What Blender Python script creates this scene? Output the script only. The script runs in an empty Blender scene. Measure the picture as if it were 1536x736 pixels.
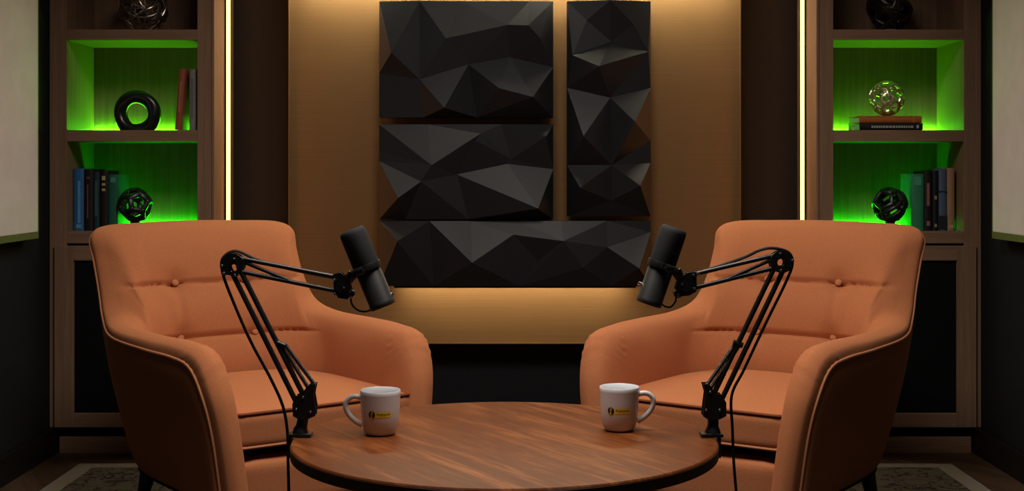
import bpy, bmesh, math, random
from mathutils import Vector, Matrix, Euler
from mathutils.geometry import delaunay_2d_cdt

random.seed(7)
PI = math.pi
SC = bpy.context.scene
COL = SC.collection
F, CX, CY, EYE = 2000.0, 773.0, 254.0, 1.0     # focal length (px), principal point, eye height


def P(px, py, Y):
    return Vector(((px - CX) / F * Y, Y, EYE - (py - CY) / F * Y))


# ------------------------------------------------------------------ materials
def new_mat(name):
    m = bpy.data.materials.new(name)
    m.use_nodes = True
    nt = m.node_tree
    b = nt.nodes['Principled BSDF']
    return m, nt, b


def N(nt, t, **kw):
    n = nt.nodes.new(t)
    for k, v in kw.items():
        setattr(n, k, v)
    return n


def coords(nt, scale=(1, 1, 1), rot=(0, 0, 0), out='Object'):
    tc = N(nt, 'ShaderNodeTexCoord')
    mp = N(nt, 'ShaderNodeMapping')
    mp.inputs['Scale'].default_value = scale
    src = tc.outputs[out]
    if any(rot):                       # turn first, then stretch along the turned axes
        mr = N(nt, 'ShaderNodeMapping')
        mr.inputs['Rotation'].default_value = rot
        nt.links.new(src, mr.inputs['Vector'])
        src = mr.outputs['Vector']
    nt.links.new(src, mp.inputs['Vector'])
    return mp.outputs['Vector']


def ramp(nt, fac, stops):
    r = N(nt, 'ShaderNodeValToRGB')
    while len(r.color_ramp.elements) < len(stops):
        r.color_ramp.elements.new(0.5)
    for e, (p, c) in zip(r.color_ramp.elements, stops):
        e.position = p
        e.color = (*c, 1)
    nt.links.new(fac, r.inputs['Fac'])
    return r.outputs['Color']


def noise(nt, vec, scale, detail=4, rough=0.5, dist=0.0):
    n = N(nt, 'ShaderNodeTexNoise')
    n.inputs['Scale'].default_value = scale
    n.inputs['Detail'].default_value = detail
    n.inputs['Roughness'].default_value = rough
    n.inputs['Distortion'].default_value = dist
    nt.links.new(vec, n.inputs['Vector'])
    return n.outputs['Fac']


def bump(nt, b, h, strength, dist=0.002):
    bp = N(nt, 'ShaderNodeBump')
    bp.inputs['Strength'].default_value = strength
    bp.inputs['Distance'].default_value = dist
    nt.links.new(h, bp.inputs['Height'])
    nt.links.new(bp.outputs['Normal'], b.inputs['Normal'])


def plain(name, col, rough=0.5, metal=0.0, spec=0.5, var=0.12, nscale=40, bmp=0.0):
    m, nt, b = new_mat(name)
    v = coords(nt)
    f = noise(nt, v, nscale)
    lo = tuple(c * (1 - var) for c in col)
    hi = tuple(min(1, c * (1 + var)) for c in col)
    nt.links.new(ramp(nt, f, [(0.3, lo), (0.7, hi)]), b.inputs['Base Color'])
    b.inputs['Roughness'].default_value = rough
    b.inputs['Metallic'].default_value = metal
    b.inputs['Specular IOR Level'].default_value = spec
    if bmp:
        bump(nt, b, noise(nt, v, nscale * 8), bmp)
    return m


def emit(name, col, strength):
    m, nt, b = new_mat(name)
    b.inputs['Base Color'].default_value = (*col, 1)
    b.inputs['Emission Color'].default_value = (*col, 1)
    b.inputs['Emission Strength'].default_value = strength
    return m


def fabric(name, col, var=0.10):
    m, nt, b = new_mat(name)
    v = coords(nt)
    v1 = coords(nt, (260, 260, 900))
    v2 = coords(nt, (900, 900, 260))
    f1 = noise(nt, v1, 1.0, 2)
    f2 = noise(nt, v2, 1.0, 2)
    mx = N(nt, 'ShaderNodeMath', operation='ADD')
    nt.links.new(f1, mx.inputs[0])
    nt.links.new(f2, mx.inputs[1])
    hv = N(nt, 'ShaderNodeMath', operation='MULTIPLY')
    nt.links.new(mx.outputs[0], hv.inputs[0])
    hv.inputs[1].default_value = 0.5
    lo = tuple(c * (1 - var * 2) for c in col)
    hi = tuple(min(1, c * (1 + var * 2)) for c in col)
    nt.links.new(ramp(nt, hv.outputs[0], [(0.3, lo), (0.7, hi)]), b.inputs['Base Color'])
    b.inputs['Roughness'].default_value = 0.92
    b.inputs['Specular IOR Level'].default_value = 0.15
    b.inputs['Sheen Weight'].default_value = 0.12
    b.inputs['Sheen Roughness'].default_value = 0.5
    b.inputs['Sheen Tint'].default_value = (1, 0.6, 0.35, 1)
    bump(nt, b, hv.outputs[0], 0.35, 0.0012)
    return m


def wood(name, lo, mid, hi, scale=(60, 60, 3), rot=(0, 0, 0), rough=0.5, spec=0.4, coat=0.0):
    m, nt, b = new_mat(name)
    v = coords(nt, scale, rot)
    f = noise(nt, v, 1.0, 6, 0.6, 0.6)
    v2 = coords(nt, tuple(s * 4 for s in scale), rot)
    f2 = noise(nt, v2, 1.0, 3, 0.6, 0.2)
    mx = N(nt, 'ShaderNodeMix', data_type='FLOAT')
    mx.inputs[0].default_value = 0.35
    nt.links.new(f, mx.inputs[2])
    nt.links.new(f2, mx.inputs[3])
    nt.links.new(ramp(nt, mx.outputs[0], [(0.28, lo), (0.5, mid), (0.72, hi)]), b.inputs['Base Color'])
    b.inputs['Roughness'].default_value = rough
    b.inputs['Specular IOR Level'].default_value = spec
    b.inputs['Coat Weight'].default_value = coat
    b.inputs['Coat Roughness'].default_value = 0.3
    bump(nt, b, mx.outputs[0], 0.12, 0.001)
    return m


M = {}
M['wall'] = plain('dark_wall_paint', (0.0062, 0.0078, 0.0105), 0.75, spec=0.2, bmp=0.05)
M['baseboard'] = plain('black_baseboard_paint', (0.004, 0.004, 0.004), 0.5, spec=0.25)
M['ceiling'] = plain('dark_ceiling_paint', (0.02, 0.02, 0.02), 0.9, spec=0.1)
M['cab'] = wood('brown_oak_veneer', (0.165, 0.094, 0.055), (0.225, 0.132, 0.080), (0.29, 0.176, 0.11), (70, 70, 2.2), rough=0.55, spec=0.3)
M['cab_h'] = wood('brown_oak_veneer_across', (0.165, 0.094, 0.055), (0.225, 0.132, 0.080), (0.29, 0.176, 0.11), (2.2, 70, 70), rough=0.55, spec=0.3)
M['door_black'] = plain('black_door_panel_and_toe_shadow', (0.004, 0.004, 0.0045), 0.6, spec=0.15)
M['table'] = wood('walnut_top', (0.070, 0.016, 0.004), (0.135, 0.036, 0.009), (0.34, 0.115, 0.033), (2.2, 22, 22), (0, 0, math.radians(57)), rough=0.42, spec=0.14)
M['table_edge'] = wood('walnut_edge', (0.035, 0.012, 0.006), (0.06, 0.022, 0.010), (0.085, 0.034, 0.016), (6, 6, 60), rough=0.45, spec=0.3)
M['fabric'] = fabric('terracotta_weave', (0.46, 0.163, 0.068))
M['piping'] = fabric('terracotta_piping', (0.50, 0.20, 0.095))
M['seam'] = fabric('terracotta_dark_piping', (0.20, 0.060, 0.026))
M['under'] = plain('black_lining', (0.006, 0.005, 0.005), 0.9, spec=0.1)
M['leg'] = wood('black_stained_leg', (0.006, 0.005, 0.004), (0.010, 0.008, 0.006), (0.016, 0.011, 0.009), rough=0.4)
M['acoustic'] = plain('black_acoustic_foam', (0.0088, 0.0100, 0.0128), 0.5, spec=0.34, var=0.06, nscale=300)
M['led_warm'] = emit('warm_light_diffuser', (1.0, 0.36, 0.075), 10.0)
M['led_wash'] = emit('warm_wash_diffuser', (1.0, 0.90, 0.64), 75.0)
M['led_green'] = emit('green_light_diffuser', (0.013, 1.0, 0.006), 46.0)
M['led_lime'] = emit('yellow_green_light_diffuser', (0.10, 1.0, 0.010), 66.0)
M['alu'] = plain('dark_bronze_channel', (0.06, 0.035, 0.02), 0.4, metal=0.8)
M['black_metal'] = plain('black_powder_coat', (0.009, 0.009, 0.010), 0.38, spec=0.5)
M['black_soft'] = plain('black_foam_cover', (0.017, 0.018, 0.021), 0.8, spec=0.3, bmp=0.2, nscale=200)
M['mic_body'] = plain('charcoal_microphone_shell', (0.017, 0.018, 0.019), 0.45, spec=0.5)
M['chrome'] = plain('bright_screw_steel', (0.75, 0.75, 0.74), 0.25, metal=1.0)
M['cable'] = plain('black_rubber_cable', (0.007, 0.007, 0.007), 0.55)
M['mug'] = plain('white_glazed_ceramic', (0.80, 0.82, 0.86), 0.22, spec=0.5, var=0.02)
M['cream'] = plain('cream_panel_cloth', (0.55, 0.50, 0.50), 0.9, spec=0.1, var=0.05, nscale=12, bmp=0.15)
M['olive'] = plain('olive_panel_edge', (0.10, 0.115, 0.035), 0.7, spec=0.2)
M['orb_silver'] = plain('tarnished_silver_wire', (0.42, 0.36, 0.31), 0.32, metal=1.0, var=0.35, nscale=60)
M['orb_gold'] = plain('champagne_metal_wire', (0.72, 0.60, 0.42), 0.3, metal=0.9, var=0.3, nscale=60)
M['orb_dark'] = plain('dark_bronze_wire', (0.035, 0.026, 0.022), 0.35, metal=0.6)
M['orb_black'] = plain('black_iron_wire', (0.008, 0.008, 0.008), 0.4, spec=0.5)
M['ring'] = plain('black_glazed_ring', (0.008, 0.008, 0.010), 0.28, spec=0.5)
M['stone'] = plain('pale_stone_foot', (0.55, 0.5, 0.4), 0.5)
M['pages'] = plain('book_pages', (0.55, 0.50, 0.42), 0.9, spec=0.1, nscale=300)
M['yellow'] = plain('yellow_print', (1.0, 0.80, 0.06), 0.4, var=0.02)
M['navy'] = plain('navy_print', (0.004, 0.022, 0.035), 0.4, var=0.02)
M['pale_print'] = plain('pale_print', (0.62, 0.68, 0.58), 0.4, var=0.02)
M['amber'] = plain('amber_print', (0.70, 0.33, 0.015), 0.4, var=0.02)


def bronze():
    m, nt, b = new_mat('brushed_bronze')
    v = coords(nt, (1.6, 40, 260))
    f = noise(nt, v, 1.0, 5, 0.65)
    v2 = coords(nt, (2.5, 2.5, 1.2))
    f2 = noise(nt, v2, 1.0, 3)
    mx = N(nt, 'ShaderNodeMix', data_type='FLOAT')
    mx.inputs[0].default_value = 0.4
    nt.links.new(f, mx.inputs[2])
    nt.links.new(f2, mx.inputs[3])
    nt.links.new(ramp(nt, mx.outputs[0], [(0.3, (0.24, 0.133, 0.052)), (0.7, (0.32, 0.182, 0.075))]), b.inputs['Base Color'])
    b.inputs['Metallic'].default_value = 0.55
    b.inputs['Roughness'].default_value = 0.5
    b.inputs['Anisotropic'].default_value = 0.5
    bump(nt, b, f, 0.12, 0.0008)
    return m


M['bronze'] = bronze()


def floor_mat():
    m, nt, b = new_mat('oak_plank_floor')
    v = coords(nt, (1, 1, 1), (0, 0, math.radians(62)))
    br = N(nt, 'ShaderNodeTexBrick')
    br.inputs['Scale'].default_value = 1.0
    br.inputs['Brick Width'].default_value = 0.75
    br.inputs['Row Height'].default_value = 0.11
    br.inputs['Mortar Size'].default_value = 0.0018
    br.inputs['Color1'].default_value = (0.085, 0.050, 0.031, 1)
    br.inputs['Color2'].default_value = (0.050, 0.029, 0.018, 1)
    br.inputs['Mortar'].default_value = (0.02, 0.012, 0.008, 1)
    nt.links.new(v, br.inputs['Vector'])
    v2 = coords(nt, (3, 50, 3), (0, 0, math.radians(62)))
    f = noise(nt, v2, 1.0, 5)
    c = ramp(nt, f, [(0.3, (0.65, 0.65, 0.65)), (0.7, (1.25, 1.2, 1.15))])
    mx = N(nt, 'ShaderNodeMix', data_type='RGBA', blend_type='MULTIPLY')
    mx.inputs[0].default_value = 1.0
    nt.links.new(br.outputs['Color'], mx.inputs[6])
    nt.links.new(c, mx.inputs[7])
    nt.links.new(mx.outputs[2], b.inputs['Base Color'])
    b.inputs['Roughness'].default_value = 0.5
    b.inputs['Specular IOR Level'].default_value = 0.3
    return m


M['floor'] = floor_mat()


def rug_mat():
    m, nt, b = new_mat('patterned_rug_pile')
    v = coords(nt)
    vo = N(nt, 'ShaderNodeTexVoronoi', feature='DISTANCE_TO_EDGE')
    vo.inputs['Scale'].default_value = 11.0
    ds = noise(nt, v, 9.0, 2)
    ad = N(nt, 'ShaderNodeVectorMath', operation='ADD')
    sc = N(nt, 'ShaderNodeVectorMath', operation='SCALE')
    cmb = N(nt, 'ShaderNodeCombineXYZ')
    nt.links.new(ds, cmb.inputs[0])
    nt.links.new(noise(nt, coords(nt, (1.3, 1.3, 1.3)), 7.0, 2), cmb.inputs[1])
    nt.links.new(cmb.outputs[0], sc.inputs[0])
    sc.inputs['Scale'].default_value = 0.16
    nt.links.new(v, ad.inputs[0])
    nt.links.new(sc.outputs[0], ad.inputs[1])
    nt.links.new(ad.outputs[0], vo.inputs['Vector'])
    wv = N(nt, 'ShaderNodeTexWave', wave_type='RINGS')
    wv.inputs['Scale'].default_value = 7.0
    wv.inputs['Distortion'].default_value = 9.0
    wv.inputs['Detail'].default_value = 2.0
    nt.links.new(v, wv.inputs['Vector'])
    mu = N(nt, 'ShaderNodeMath', operation='MULTIPLY')
    nt.links.new(vo.outputs['Distance'], mu.inputs[0])
    mu.inputs[1].default_value = 5.0
    av = N(nt, 'ShaderNodeMath', operation='ADD')
    nt.links.new(mu.outputs[0], av.inputs[0])
    w2 = N(nt, 'ShaderNodeMath', operation='MULTIPLY')
    nt.links.new(wv.outputs['Fac'], w2.inputs[0])
    w2.inputs[1].default_value = 0.5
    nt.links.new(w2.outputs[0], av.inputs[1])
    col = ramp(nt, av.outputs[0], [(0.30, (0.12, 0.105, 0.085)), (0.42, (0.040, 0.032, 0.026)), (0.60, (0.028, 0.023, 0.019)), (0.85, (0.10, 0.088, 0.07))])
    fine = ramp(nt, noise(nt, v, 220, 2), [(0.3, (0.6, 0.6, 0.6)), (0.7, (1.3, 1.3, 1.3))])
    mx = N(nt, 'ShaderNodeMix', data_type='RGBA', blend_type='MULTIPLY')
    mx.inputs[0].default_value = 1.0
    nt.links.new(col, mx.inputs[6])
    nt.links.new(fine, mx.inputs[7])
    nt.links.new(mx.outputs[2], b.inputs['Base Color'])
    b.inputs['Roughness'].default_value = 0.95
    b.inputs['Specular IOR Level'].default_value = 0.1
    bump(nt, b, noise(nt, v, 260, 2), 0.5, 0.004)
    return m


M['rug'] = rug_mat()
M['rug_border'] = plain('cream_rug_border', (0.21, 0.185, 0.155), 0.95, spec=0.1, nscale=150, bmp=0.4)


# ------------------------------------------------------------------ mesh helpers
class MB:
    def __init__(s):
        s.bm = bmesh.new()

    def quadgrid(s, rows, close_u=False, close_v=False):
        vs = [[s.bm.verts.new(p) for p in r] for r in rows]
        nr, nc = len(vs), len(vs[0])
        for i in range(nr if close_u else nr - 1):
            for j in range(nc if close_v else nc - 1):
                a, b_, c, d = vs[i][j], vs[(i + 1) % nr][j], vs[(i + 1) % nr][(j + 1) % nc], vs[i][(j + 1) % nc]
                q = []
                for x in (a, b_, c, d):
                    if x not in q:
                        q.append(x)
                if len(q) > 2:
                    try:
                        s.bm.faces.new(q)
                    except ValueError:
                        pass
        return vs

    def box(s, x0, x1, y0, y1, z0, z1, bev=0.0, mat=None):
        b2 = bmesh.new()
        x0, x1 = min(x0, x1), max(x0, x1)
        bmesh.ops.create_cube(b2, size=1.0)
        for v in b2.verts:
            v.co = Vector(((x0 + x1) / 2 + v.co.x * (x1 - x0), (y0 + y1) / 2 + v.co.y * (y1 - y0), (z0 + z1) / 2 + v.co.z * (z1 - z0)))
        if bev:
            bmesh.ops.bevel(b2, geom=b2.edges[:], offset=bev, segments=2, affect='EDGES', profile=0.6)
        s.merge(b2, mat)

    def merge(s, b2, mat=None):
        if mat is not None:
            b2.transform(mat)
        me = bpy.data.meshes.new('tmp')
        b2.to_mesh(me)
        b2.free()
        s.bm.from_mesh(me)
        bpy.data.meshes.remove(me)

    def tube(s, pts, r, n=8, closed=False, caps=True, flat=1.0, up=None):
        pts = [Vector(p) for p in pts]
        k = len(pts)
        rs = r if isinstance(r, (list, tuple)) else [r] * k
        rows = []
        prev = None
        for i in range(k):
            if closed:
                t = pts[(i + 1) % k] - pts[i - 1]
            else:
                t = pts[min(i + 1, k - 1)] - pts[max(i - 1, 0)]
            t.normalize()
            if prev is None:
                ref = Vector(up) if up else (Vector((0, 0, 1)) if abs(t.z) < 0.9 else Vector((0, 1, 0)))
                a = t.cross(ref).normalized()
            else:
                a = (prev - t * prev.dot(t)).normalized()
            prev = a
            b_ = t.cross(a)
            rows.append([pts[i] + a * (rs[i] * math.cos(2 * PI * q / n)) + b_ * (rs[i] * flat * math.sin(2 * PI * q / n)) for q in range(n)])
        vs = s.quadgrid(rows, close_u=closed, close_v=True)
        if caps and not closed:
            s.bm.faces.new(vs[0])
            s.bm.faces.new(vs[-1])

    def cyl(s, a, b_, r0, r1=None, n=16):
        s.tube([a, b_], [r0, r0 if r1 is None else r1], n)

    def lathe(s, prof, n=40, mat=None):
        b2 = MB()
        rows = []
        for q in range(n):
            t = 2 * PI * q / n
            rows.append([Vector((r * math.cos(t), r * math.sin(t), z)) for r, z in prof])
        b2.quadgrid(rows, close_u=True)
        bmesh.ops.remove_doubles(b2.bm, verts=b2.bm.verts[:], dist=1e-6)
        s.merge(b2.bm, mat)

    def rbox(s, c, size, r, n=8, fn=None):
        """box with rounded edges on an n x n grid per side; fn displaces the points"""
        b2 = bmesh.new()
        bmesh.ops.create_cube(b2, size=2.0)
        bmesh.ops.subdivide_edges(b2, edges=b2.edges[:], cuts=n, use_grid_fill=True)
        hx, hy, hz = size[0] / 2, size[1] / 2, size[2] / 2
        for v in b2.verts:
            q = []
            for a, h in zip(v.co, (hx, hy, hz)):
                # warp so that samples concentrate in the rounded zone
                q.append(math.copysign(abs(a) ** 0.8, a) * h)
            p = Vector(q)
            core = Vector((max(-hx + r, min(hx - r, p.x)), max(-hy + r, min(hy - r, p.y)), max(-hz + r, min(hz - r, p.z))))
            d = p - core
            if d.length > 1e-9:
                p = core + d.normalized() * r
            v.co = p + Vector(c)
            if fn:
                v.co = fn(v.co)
        s.merge(b2)

    def build(s, name, mat, parent=None, smooth=True, angle=40, recalc=True):
        if recalc:
            bmesh.ops.recalc_face_normals(s.bm, faces=s.bm.faces[:])
        me = bpy.data.meshes.new(name)
        s.bm.to_mesh(me)
        s.bm.free()
        me.materials.append(mat)
        if smooth:
            for p in me.polygons:
                p.use_smooth = True
            try:
                me.set_sharp_from_angle(angle=math.radians(angle))
            except Exception:
                pass
        o = bpy.data.objects.new(name, me)
        COL.objects.link(o)
        if parent:
            o.parent = parent
        return o


def tag(o, label, cat, group=None):
    o['label'] = label
    o['category'] = cat
    if group:
        o['group'] = group
    return o


def thing(name, label, cat, loc=(0, 0, 0), rotz=0.0, group=None):
    o = bpy.data.objects.new(name, None)
    COL.objects.link(o)
    o.empty_display_size = 0.1
    o.location = loc
    o.rotation_euler = (0, 0, rotz)
    return tag(o, label, cat, group)


def struct(o):
    o['kind'] = 'structure'
    return o


def dup(root, loc, rotz, label):
    r = root.copy()
    COL.objects.link(r)
    r.location = loc
    r.rotation_euler = (0, 0, rotz)
    r['label'] = label
    for ch in list(root.children):
        c = ch.copy()
        COL.objects.link(c)
        c.parent = r
        for g in ch.children:
            d = g.copy()
            COL.objects.link(d)
            d.parent = c
    return r


def catmull(pts, sub):
    out = []
    n = len(pts)
    for i in range(n - 1):
        p0 = pts[max(i - 1, 0)]
        p1, p2 = pts[i], pts[i + 1]
        p3 = pts[min(i + 2, n - 1)]
        for k in range(sub):
            t = k / sub
            out.append(0.5 * ((2 * p1) + (p2 - p0) * t + (2 * p0 - 5 * p1 + 4 * p2 - p3) * t * t + (3 * p1 - p0 - 3 * p2 + p3) * t ** 3))
    out.append(pts[-1].copy())
    return out


# ------------------------------------------------------------------ room
WX, WY, WF, CH = 1.642, 5.02, -1.4, 2.6
b = MB(); b.box(-1.85, 1.85, WF - .1, WY + .1, -.06, 0); struct(b.build('floor', M['floor'], smooth=False))
b = MB(); b.box(-1.85, 1.85, WF - .1, WY + .1, CH, CH + .06); struct(b.build('ceiling', M['ceiling'], smooth=False))
b = MB(); b.box(-WX, WX, WY, WY + .08, 0, CH); struct(b.build('wall_back', M['wall'], smooth=False))
b = MB(); b.box(-WX, WX, WF - .08, WF, 0, CH); struct(b.build('wall_front', M['wall'], smooth=False))
for s, nm in ((-1, 'left'), (1, 'right')):
    b = MB(); b.box(s * WX, s * (WX + .08), WF, WY, 0, CH); struct(b.build('wall_' + nm, M['wall'], smooth=False))
    b = MB(); b.box(s * (WX - .028), s * WX, WF, 4.695, 0, .092, .003); struct(b.build('baseboard_' + nm, M['baseboard'], smooth=False))
b = MB(); b.box(-1.055, 1.055, WY - .02, WY, 0, .092, .003); struct(b.build('baseboard_back', M['baseboard'], smooth=False))

# ------------------------------------------------------------------ rug
rt = thing('area_rug', 'dark patterned area rug with a cream border under the armchairs', 'rug', (0, 3.0, 0))
b = MB(); b.box(-1.405, 1.405, -1.5, 1.425, 0, .011, .002); b.build('pile', M['rug'], rt, smooth=False)
b = MB()
b.box(-1.466, -1.405, -1.56, 1.484, 0, .012, .002); b.box(1.405, 1.466, -1.56, 1.484, 0, .012, .002)
b.box(-1.405, 1.405, 1.425, 1.484, 0, .012, .002); b.box(-1.405, 1.405, -1.56, -1.5, 0, .012, .002)
b.build('border', M['rug_border'], rt, smooth=False)['label'] = 'plain cream woven border'

# ------------------------------------------------------------------ bookcases
YF = 4.70
ZS = lambda py: EYE - (py - CY) / F * YF


def bookcase(s, label):
    X0 = 1.348
    t = thing('bookcase', label, 'bookcase', (s * X0, YF, 0), 0, 'wooden bookcases with green lit niches')

    def bx(b, xa, xb, y0, y1, z0, z1, bev=.0015):
        b.box(s * (xa - X0), s * (xb - X0), y0 - YF, y1 - YF, z0, z1, bev)
    H = 2.44
    b = MB(); bx(b, 1.5816, 1.6360, YF, WY - .004, .093, H); b.build('side_panel', M['cab'], t, False)
    b = MB(); bx(b, 1.060, 1.121, YF, WY - .004, .093, H); b.build('side_panel', M['cab'], t, False)
    b = MB(); bx(b, 1.622, 1.639, YF - .008, YF - .0005, .093, H); b.build('edge_trim', M['cab'], t, False)
    b = MB(); bx(b, 1.060, 1.069, YF - .006, YF - .0005, .093, H); b.build('edge_trim', M['cab'], t, False)
    b = MB(); bx(b, 1.121, 1.5816, 5.004, WY - .004, .093, H); b.build('back_panel', M['cab'], t, False)
    for za, zb in ((ZS(60), ZS(44)), (ZS(212), ZS(195)), (ZS(365), ZS(347)), (2.38, H), (1.90, 1.94)):
        b = MB(); bx(b, 1.1212, 1.5814, YF + .002, 5.004, za, zb); b.build('shelf', M['cab_h'], t, False)
    # lower door: frame of four members with a black panel
    xo0, xo1, xi0, xi1 = 1.071, 1.6185, 1.137, 1.551
    zo0, zo1, zi0, zi1 = ZS(640) + .002, ZS(368), ZS(618), ZS(390)
    d = MB(); bx(d, xi0 - .004, xi1 + .004, YF - .009, YF - .002, zi0 - .004, zi1 + .004, 0)
    dr = d.build('door', M['door_black'], t, False); dr['label'] = 'black door panel in a brown wooden frame'
    for xa, xb in ((xo0, xi0), (xi1, xo1)):
        d = MB(); bx(d, xa, xb, YF - .020, YF - .001, zo0, zo1); d.build('stile', M['cab'], dr, False)
    for za, zb in ((zi1, zo1), (zo0, zi0)):
        d = MB(); bx(d, xi0, xi1, YF - .0195, YF - .001, za, zb); d.build('rail', M['cab_h'], dr, False)
    b = MB(); bx(b, 1.095, 1.60, YF + .045, YF + .25, .0578, .0928); b.build('toe_shadow_fill', M['door_black'], t, False)  # black box paints the shadow in the gap above the plinth
    b = MB(); bx(b, 1.085, 1.608, YF + .002, YF + .25, 0, .0575); b.build('plinth', M['cab_h'], t, False)
    for zz, lm in ((ZS(195), 'led_lime'), (ZS(347), 'led_green')):
        b = MB(); bx(b, 1.124, 1.579, 4.988, 5.0035, zz + .0005, zz + (.007 if lm == 'led_lime' else .014), 0)
        b.build('light_strip', M[lm], t, False)['label'] = 'glowing green light strip'
    return t


bookcase(-1, 'brown wooden bookcase holding the black ring ornament, beside the left wall')
bookcase(1, 'brown wooden bookcase holding two flat stacked books, beside the right wall')

# vertical warm light lines on the inner sides of the bookcases
for s, lab in ((-1, 'vertical warm light line along the bookcase with the black ring ornament'),
               (1, 'vertical warm light line along the bookcase with the flat stacked books')):
    t = thing('light_line', lab, 'light strip', (s * 1.0598, 4.885, 0), 0, 'vertical warm light lines')
    b = MB(); b.box(0, -s * .006, -.026, .026, 0.0005, 2.40, .001); b.build('channel', M['alu'], t, False)
    b = MB()
    rows = []
    for z in (.005, 2.395):
        rows.append([Vector((-s * (.006 + .008 * math.sin(PI * k / 10)), -.021 * math.cos(PI * k / 10), z)) for k in range(11)])
    vs = b.quadgrid(rows)
    b.bm.faces.new(vs[0]); b.bm.faces.new(vs[1])
    b.build('diffuser', M['led_warm'], t)['label'] = 'glowing warm white diffuser'

# ------------------------------------------------------------------ bronze feature panel with acoustic tiles
YB = 4.93
zb = EYE - (515 - CY) / F * YB
xl, xr = (433 - CX) / F * YB, (1111 - CX) / F * YB
t = thing('feature_panel', 'tall brushed bronze panel on the black back wall', 'wall panel', ((xl + xr) / 2, YB, zb))
hw = (xr - xl) / 2
b = MB(); b.box(-hw + .004, hw - .004, 0, WY - YB - .002, .004, 1.72, .001); b.build('sheet', M['bronze'], t, False)
b = MB()
b.box(-hw, -hw + .004, -.006, WY - YB - .001, 0, 1.72); b.box(hw - .004, hw, -.006, WY - YB - .001, 0, 1.72)
b.box(-hw, hw, -.006, WY - YB - .001, 0, .004)
b.build('edge_trim', M['bronze'], t, False)

# wash light above and glow light under the tiles
t = thing('wash_light', 'long warm wall wash light above the bronze panel', 'light', (0, 4.865, 1.745))
b = MB(); b.box(-.80, .80, -.025, .025, 0, .04, .002); b.build('housing', M['alu'], t, False)
for xx in (-.5, .5):
    b = MB(); b.box(xx - .012, xx + .012, .025, YB - 4.865 - .0005, .012, .030, .001); b.build('bracket', M['alu'], t, False)
b = MB(); b.box(-.79, .79, -.018, .018, -.006, -.0002); b.build('diffuser', M['led_wash'], t, False)

K = 1.6364
YT = 4.835                                   # front plane in which the tile outline was measured


def tile(label, x0, y0, x1, y1, pts, edges):
    """faceted tile: outline in zoomed photo units, pts = {key: (x, y, height)}"""
    def XZ(zx, zy):
        p = P(550 + zx / K, zy / K, YT)
        return p.x, p.z
    keys = {}
    vv, hh = [], []
    base = {'A': (x0, y0, .012), 'B': (x1, y0, .012), 'C': (x1, y1, .012), 'D': (x0, y1, .012)}
    allp = dict(base); allp.update(pts)
    for k_, (a, c, h) in allp.items():
        keys[k_] = len(vv)
        vv.append(Vector(XZ(a, c))); hh.append(h)
    # outline passes through the points that lie on it
    def on(side):
        r = []
        for k_, (a, c, h) in allp.items():
            if side == 0 and abs(c - y0) < 1: r.append((a, k_))
            if side == 1 and abs(a - x1) < 1: r.append((c, k_))
            if side == 2 and abs(c - y1) < 1: r.append((-a, k_))
            if side == 3 and abs(a - x0) < 1: r.append((-c, k_))
        return [k_ for _, k_ in sorted(r)]
    loop = []
    for sd in range(4):
        loop += on(sd)[:-1]
    ed = [(keys[loop[i]], keys[loop[(i + 1) % len(loop)]]) for i in range(len(loop))]
    ed += [(keys[a], keys[c]) for a, c in (e.split('-') for e in edges.split())]
    ov, oe, of, ovi, _, _ = delaunay_2d_cdt(vv, ed, [], 1, 1e-5)
    cx = sum(v.x for v in vv[:4]) / 4
    cz = sum(v.y for v in vv[:4]) / 4
    bm = bmesh.new()
    fr = []
    for i, v in enumerate(ov):
        if ovi[i]:
            h = hh[ovi[i][0]]
        else:
            h = .03
        fr.append(bm.verts.new((v.x - cx, -h, v.y - cz)))
    for f in of:
        bm.faces.new([fr[i] for i in f])
    # rim back to the flat rear
    be = [e for e in bm.edges if len(e.link_faces) == 1]
    g = bmesh.ops.extrude_edge_only(bm, edges=be)
    nv = [v for v in g['geom'] if isinstance(v, bmesh.types.BMVert)]
    for v in nv:
        v.co.y = .020
    be = [e for e in bm.edges if len(e.link_faces) == 1]
    bmesh.ops.contextual_create(bm, geom=be)
    m = MB(); m.bm.free(); m.bm = bm
    tt = thing('acoustic_tile', label, 'acoustic panel', (cx, 4.86, cz), 0, 'faceted black acoustic tiles')
    m.build('faceted_face', M['acoustic'], tt, smooth=False)
    w = abs(vv[1].x - vv[0].x) / 2; hgt = abs(vv[0].y - vv[3].y) / 2
    q = MB(); q.box(-w + .03, w - .03, .0202, YB - 4.86 - .0005, -hgt + .02, hgt - .02); q.build('spacer', M['under'], tt, smooth=False)
    return tt, cx, cz, w, hgt


L_, H_ = .022, .085
tile('wide faceted black acoustic tile above the narrow bronze gap, top one on the bronze panel', 30, 2, 458, 288, {
    'pk': (130, 195, .030), 'ct': (250, 158, .026), 'l1': (62, 130, .050), 't1': (130, 2, .030), 'd1': (345, 62, .038), 'd2': (397, 64, .052),
    'd3': (352, 140, .020), 'r1': (458, 165, .020), 'br': (408, 240, .085), 'bm': (325, 218, .075), 'b1': (192, 266, .075), 'b2': (140, 288, .030),
    'l2': (30, 178, .012), 'b3': (270, 288, .02), 't2': (195, 95, .040), 't3': (235, 2, .02), 'r2': (425, 95, .045), 't4': (400, 2, .02), 'l3': (100, 60, .04)},
    'l2-pk l2-b2 pk-b2 pk-b1 b1-b2 pk-ct ct-b1 ct-bm bm-br br-r1 ct-d3 d3-r1 t1-pk ct-t2 t2-t1 ct-d1 d1-d2 d2-d3 d2-r2 r2-r1 bm-b3 b1-b3 l1-pk l1-l2 br-C')
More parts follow.
